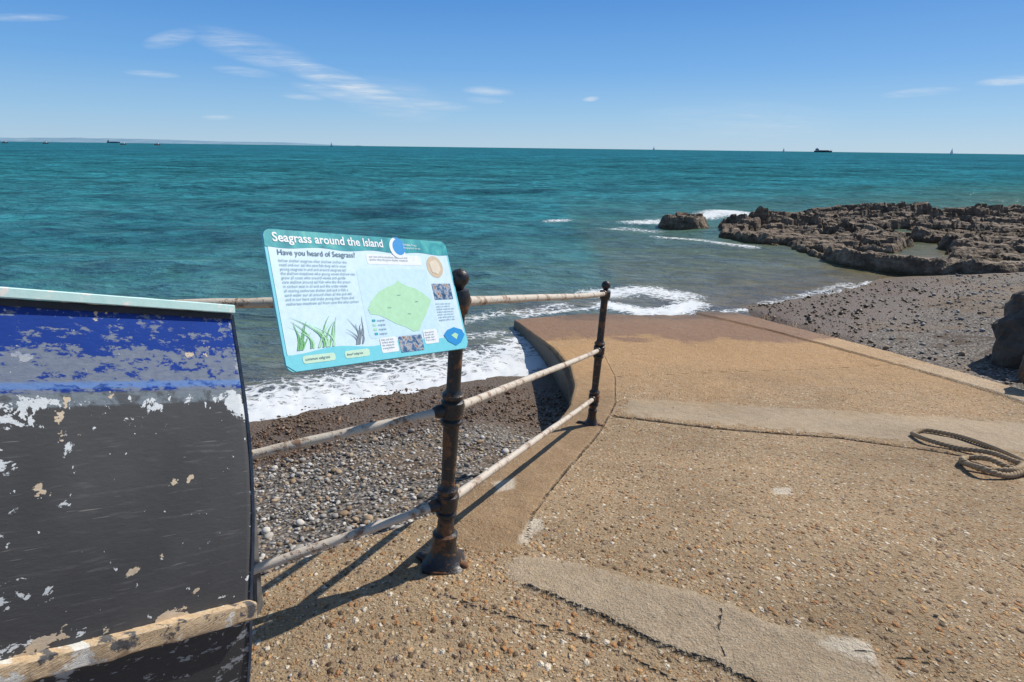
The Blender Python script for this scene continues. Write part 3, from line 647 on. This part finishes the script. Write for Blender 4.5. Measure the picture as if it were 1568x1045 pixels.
nA=b.noise(b.map(vec,(1.,1.6,1)),7,6,.68,.3); nB_=b.noise(b.map(vec,(1,3.,1)),22,4,.65); nC=b.noise(vec,3,4,.5); nS=b.noise(b.map(vec,(1.2,16,1),(0,0,.3)),3,4,.7); nF=b.noise(vec,26,3,.6)
grey=b.mix(nC,(.050,.052,.057),(.105,.107,.11)) 
grey=b.mix(b.math('MULTIPLY',b.mr(nS,.57,.70),.5),grey,(.17,.17,.17))
scr=b.noise(b.map(vec,(2.5,60,1),(0,0,-.22)),1.5,3,.6); grey=b.mix(b.math('MULTIPLY',b.mr(scr,.67,.70),.5),grey,(.32,.31,.29))
blue=b.mix(nC,(.008,.035,.20),(.012,.06,.34))
wear=b.math('ADD',b.math('MULTIPLY',b.noise(b.map(vec,(1,3.2,1)),8,6,.74),.65),b.math('MULTIPLY',nB_,.35))
bw=b.mr(b.math('ADD',wear,b.ramp(hvA,[(.75,.08),(.80,.125),(.87,.115),(.90,.03),(.97,.04)])),.565,.60)
blue=b.mix(b.math('MULTIPLY',bw,.75),blue,b.mix(nB_,(.12,.16,.20),(.36,.39,.39)))
edge=b.math('ADD',hvA,b.math('MULTIPLY',b.math('SUBTRACT',nB_,.5),.016))
isb=b.mr(edge,.762,.767)
cc=b.mix(isb,grey,blue)
lb=b.math('MULTIPLY',b.mr(edge,.772,.778),b.mr(edge,.797,.790)); cc=b.mix(b.math('MULTIPLY',lb,b.mr(nB_,.35,.5,.2,.8)),cc,(.13,.26,.58))
gb=b.math('MULTIPLY',b.mr(edge,.725,.73),b.mr(edge,.767,.762)); cc=b.mix(b.math('MULTIPLY',gb,b.mr(nA,.42,.5,.15,.7)),cc,b.mix(nB_,(.14,.19,.24),(.32,.38,.42)))
prox=b.math('ADD',b.ramp(hvA,[(.0,.08),(.12,.02),(.3,.0),(.6,.0),(.68,.05),(.74,.13),(.77,.0)]),b.ramp(huA,[(0.,.09),(.04,.06),(.18,.02),(.3,0.),(.75,.02),(1.,.08)]))
fl=b.mr(b.math('ADD',nA,prox),.68,.69); fl2=b.mr(b.math('ADD',nF,b.math('MULTIPLY',prox,.5)),.715,.725)
fl=b.math('MAXIMUM',fl,fl2); fl=b.math('MULTIPLY',fl,b.math('SUBTRACT',1.,b.math('MULTIPLY',isb,.6)))
cc=b.mix(fl,cc,b.mix(nB_,(.55,.62,.66),(.80,.81,.80)))
wd=b.mr(b.math('ADD',b.noise(b.map(vec,(1,1.6,1)),4,5,.65),b.ramp(hvA,[(0.,.17),(.06,.10),(.14,-.1),(.2,-.5)])),.64,.65); wd=b.math('MULTIPLY',wd,b.math('GREATER_THAN',hvA,-.01)); cc=b.mix(wd,cc,b.mix(nB_,(.5,.36,.22),(.76,.68,.54)))
wd=b.math('MULTIPLY',wd,b.math('LESS_THAN',hvA,.2))
cc=b.mix(b.mr(hvA,-.05,-.12,0.,.6),cc,b.mix(nB_,(.02,.02,.022),(.06,.06,.06)))
sh=b.math('ADD',b.math('MULTIPLY',fl,-1.),b.math('ADD',b.math('MULTIPLY',nB_,.5),b.math('MULTIPLY',wd,-1.)))
m_hull=b.princ(cc,.7,b.bump(sh,.5,.003),.2)
obj_from("hull",V,Fc,[m_hull],True,boat,{'hu':hu,'hv':hv})
def strip(name,v0,v1,h0,h1,mat,u0=0,u1=3.5,jag=0,seed=0):
    V=[];n=220
    for u_ in np.linspace(u0,u1,n):
        j=jag*(fbm(np.array([u_*9.]),np.array([seed*3.]),5,seed)[0]-.5)*2; j2=jag*(fbm(np.array([u_*16.]),np.array([seed*5.+9]),4,seed)[0]-.5)*2
        a=hull(u_,v0); c=hull(u_,v1)
        V+=[a+nB*h0+Vector((0,0,j)),a+nB*(h1*.9+j2)+(c-a)*.03+Vector((0,0,j)),a+nB*h1+(c-a)*.12,a+nB*h1+(c-a)*.88,c+nB*(h1*.9+j2)-(c-a)*.03,c+nB*h0+Vector((0,0,j2))]
    Fc=[(i*6+k,i*6+(k+1)%6,(i+1)*6+(k+1)%6,(i+1)*6+k) for i in range(n-1) for k in range(6)]+[tuple(range(6))[::-1],tuple((n-1)*6+k for k in range(6))]
    o=obj_from(name,V,Fc,[mat],True,boat); md=o.modifiers.new("b",'EDGE_SPLIT'); md.split_angle=math.radians(30); return o
b=NB("gunwale_paint"); P=b.pos(); n1=b.noise(P,30,4,.6); m_gun=b.princ(b.mix(b.mr(n1,.60,.64),b.mix(n1,(.40,.66,.64),(.62,.80,.76)),(.78,.76,.70)),.5,b.bump(n1,.3,.003),.3)
b=NB("bare_wood_strake"); P=b.pos(); n1=b.noise(P,10,5,.68); n2=b.noise(b.map(P,(1,1,4)),50,4,.7)
cw=b.mix(n2,(.36,.22,.10),(.74,.60,.42)); cw=b.mix(b.mr(n1,.57,.60),cw,b.mix(n2,(.06,.06,.065),(.16,.155,.15))); cw=b.mix(b.mr(n1,.46,.44),cw,b.mix(n2,(.55,.53,.47),(.78,.76,.70)))
m_wood=b.princ(cw,.8,b.bump(b.math('ADD',n2,n1),.8,.006),.2)
strip("gunwale",1.004,1.032,-.04,.016,m_gun,jag=.001,seed=7)
strip("gunwale_shadow",.985,1.004,-.015,.006,simple("gunwale_shadow",(.035,.04,.05),.7),jag=.001,seed=4)  # dark-coloured strip standing in for the shadow line below the gunwale
strip("rubbing_strake",-.07,.03,-.01,.024,m_wood,jag=.005,seed=2)
V=[]; 
m_tr=simple("transom_grey_blue",(.16,.19,.23),.8,.5,40,.4)
for v_ in np.linspace(-1,1,16):
    p=hull(0,v_,.001); V+=[p+Vector((.001,0,0)),p+Vector((.006,.002,0)),p-nB*.16+Vector((.006,.0,0)),p-nB*.16+Vector((.001,0,0))]
Fc=[(i*4+k,i*4+(k+1)%4,i*4+4+(k+1)%4,i*4+4+k) for i in range(15) for k in range(4)]+[(3,2,1,0),(60,61,62,63)]
obj_from("transom",V,Fc,[m_tr],False,boat)
# ================================================================ rope
b=NB("rope_fibre"); P=b.pos(); n1=b.noise(P,120,3); m_rope=b.princ(b.mix(n1,(.22,.15,.08),(.60,.48,.33)),.9,b.bump(n1,.6,.003),.1)
def cat(pts,n=14):
    out=[]; P=[pts[0]]+pts+[pts[-1]]
    for i in range(1,len(P)-2):
        for k in range(n):
            t=k/n; a,b_,c,d=P[i-1],P[i],P[i+1],P[i+2]
            out.append(.5*((2*b_)+(c-a)*t+(2*a-5*b_+4*c-d)*t*t+(3*b_-a-3*c+d)*t**3))
    out.append(P[-2]); return out
rope=empty("mooring_rope")
paths=[[(1396,668),(1412,662),(1440,666),(1475,674),(1520,690),(1560,708),(1600,728),(1680,745)],[(1396,668),(1420,680),(1465,690),(1515,700),(1562,714),(1610,722)],[(1568,714),(1550,729),(1505,724),(1472,715),(1480,706),(1510,712),(1550,722),(1600,728)],[(1470,712),(1500,730),(1545,733),(1590,722)]]
for j,pp in enumerate(paths):
    c3=cat([onS(*p)+Vector((0,0,.020+.012*j*(i%2))) for i,p in enumerate(pp)],26)
    lst=[]
    Ls=[0]
    for i in range(1,len(c3)): Ls.append(Ls[-1]+(c3[i]-c3[i-1]).length)
    tot_=Ls[-1]; n=int(tot_/.009)+2; cs=[]
    for k in range(n):
        s_=tot_*k/(n-1); i=max(1,min(len(Ls)-1,int(np.searchsorted(Ls,s_)))); f=(s_-Ls[i-1])/max(1e-6,Ls[i]-Ls[i-1]); cs.append((c3[i-1].lerp(c3[i],f),s_))
    for st_ in range(3):
        pl=[]
        for k,(p,s_) in enumerate(cs):
            tg=(cs[min(k+1,n-1)][0]-cs[max(k-1,0)][0]).normalized(); a=tg.cross(Vector((0,0,1))).normalized(); c=a.cross(tg); an=s_*70+st_*2.094
            pl.append(p+(a*math.cos(an)+c*math.sin(an))*.0095)
        lst.append(tube(pl,.0095,6))
    V,Fc=merge(lst); obj_from("strand_%d"%j,V,Fc,[m_rope],True,rope)
# ================================================================ distant shore and vessels
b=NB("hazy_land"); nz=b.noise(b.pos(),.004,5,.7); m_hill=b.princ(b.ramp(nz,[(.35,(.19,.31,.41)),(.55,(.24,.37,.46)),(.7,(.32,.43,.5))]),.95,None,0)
D=9000; n=400; V=[]
us_=np.linspace(-500,548,n)
tops=5.8*(.55+.9*fbm(us_*.012,us_*0+2.,4,3))*np.interp(us_,[-500,0,250,420,548],[1.4,1.15,.9,.55,.1])
for u_,tp in zip(us_,tops):
    d=dirxz(u_,220); x=d.x*D; hh_=tp/F*D*1.05
    V+=[(x,D-500,SEA-5),(x,D,SEA+hh_),(x,D+700,SEA-5)]
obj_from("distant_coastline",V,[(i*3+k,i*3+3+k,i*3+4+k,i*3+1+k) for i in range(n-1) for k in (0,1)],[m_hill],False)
def smat(n,c): return simple(n,c,.7,.1,.5,0)
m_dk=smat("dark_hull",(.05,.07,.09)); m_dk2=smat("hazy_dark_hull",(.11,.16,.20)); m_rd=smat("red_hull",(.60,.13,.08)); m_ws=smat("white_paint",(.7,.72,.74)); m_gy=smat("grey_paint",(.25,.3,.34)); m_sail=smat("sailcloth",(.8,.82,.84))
def vessel(name,u,Dd,Lh,hgt,hullm,kind):
    e=empty(name); d=dirxz(u,230); bx=Vector((d.x*Dd,Dd,SEA)); e.location=(0,0,0)
    def hl(L_,w_,h_):
        V=[];sec=[(-.5,.8,0),(-.42,1,0),(.3,1,0),(.42,.6,.1),(.5,.03,.25)]
        for t_,ww,sh_ in sec:
            for sx,zz_ in((-1,0),(1,0),(1,1),(-1,1)): V.append(bx+Vector((t_*L_*(.96 if zz_==0 else 1),sx*w_/2*ww*(.7 if zz_==0 else 1),zz_*h_*(1+sh_)-.3)))
        F_=[(i*4+k,i*4+(k+1)%4,i*4+4+(k+1)%4,i*4+4+k) for i in range(4) for k in range(4)]+[(3,2,1,0),(16,17,18,19)]
        return V,F_
    V,F_=hl(Lh,Lh*.2,hgt); obj_from("hull",V,F_,[hullm],False,e)
    if kind=='cargo':
        V,F_=merge([box(bx+Vector((-Lh*.36,0,hgt+Lh*.045)),Lh*.14,Lh*.14,Lh*.09),box(bx+Vector((-Lh*.37,0,hgt+Lh*.10)),Lh*.08,Lh*.12,Lh*.04)]); obj_from("superstructure",V,F_,[m_gy],False,e)
        V,F_=merge([box(bx+Vector((Lh*x_,0,hgt+Lh*.012)),Lh*.11,Lh*.13,Lh*.03) for x_ in(-.18,-.04,.1,.24)]+[tube([bx+Vector((-Lh*.37,0,hgt+Lh*.1)),bx+Vector((-Lh*.37,0,hgt+Lh*.17))],Lh*.008,6),tube([bx+Vector((Lh*.38,0,hgt)),bx+Vector((Lh*.38,0,hgt+Lh*.09))],Lh*.006,6)]); obj_from("deck_cargo",V,F_,[hullm],False,e)
    elif kind=='sail':
        hm=Lh*1.5; V=[bx+Vector((0,0,hgt)),bx+Vector((-Lh*.42,.1,hgt)),bx+Vector((-Lh*.2,.25,hgt+hm*.5)),bx+Vector((0,0,hgt+hm)),bx+Vector((Lh*.05,0,hgt)),bx+Vector((Lh*.45,0,hgt)),bx+Vector((Lh*.04,0,hgt+hm*.85))]
        obj_from("sails",V,[(0,1,2,3),(4,5,6)],[m_sail],False,e); V,F_=tube([bx,bx+Vector((0,0,hgt+hm*1.03))],Lh*.015,6); obj_from("mast",V,F_,[m_gy],False,e)
    else:
        V,F_=merge([box(bx+Vector((Lh*.12,0,hgt+Lh*.07)),Lh*.2,Lh*.12,Lh*.14)]); obj_from("wheelhouse",V,F_,[m_ws],False,e)
        V,F_=merge([tube([bx+Vector((-Lh*.1,0,hgt)),bx+Vector((-Lh*.1,0,hgt+Lh*.22))],Lh*.012,6),tube([bx+Vector((-Lh*.1,0,hgt+Lh*.18)),bx+Vector((-Lh*.3,0,hgt+Lh*.1))],Lh*.01,6)]); obj_from("mast",V,F_,[m_dk2],False,e)
vessel("cargo_ship",1261,3000,82,7,m_dk,'cargo')
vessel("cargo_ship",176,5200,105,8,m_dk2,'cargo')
for u_,Dd,Lh in((1458,1500,9),(1200,2200,9),(1001,2400,9),(508,1700,7)): vessel("sailing_boat",u_,Dd,Lh,1.1,m_ws if u_!=508 else m_dk,'sail')
for u_,Dd,Lh in((10,1000,9),(72,1000,9),(190,1000,9),(242,950,9)): vessel("fishing_boat",u_,Dd,Lh,1.7,m_rd,'fish')
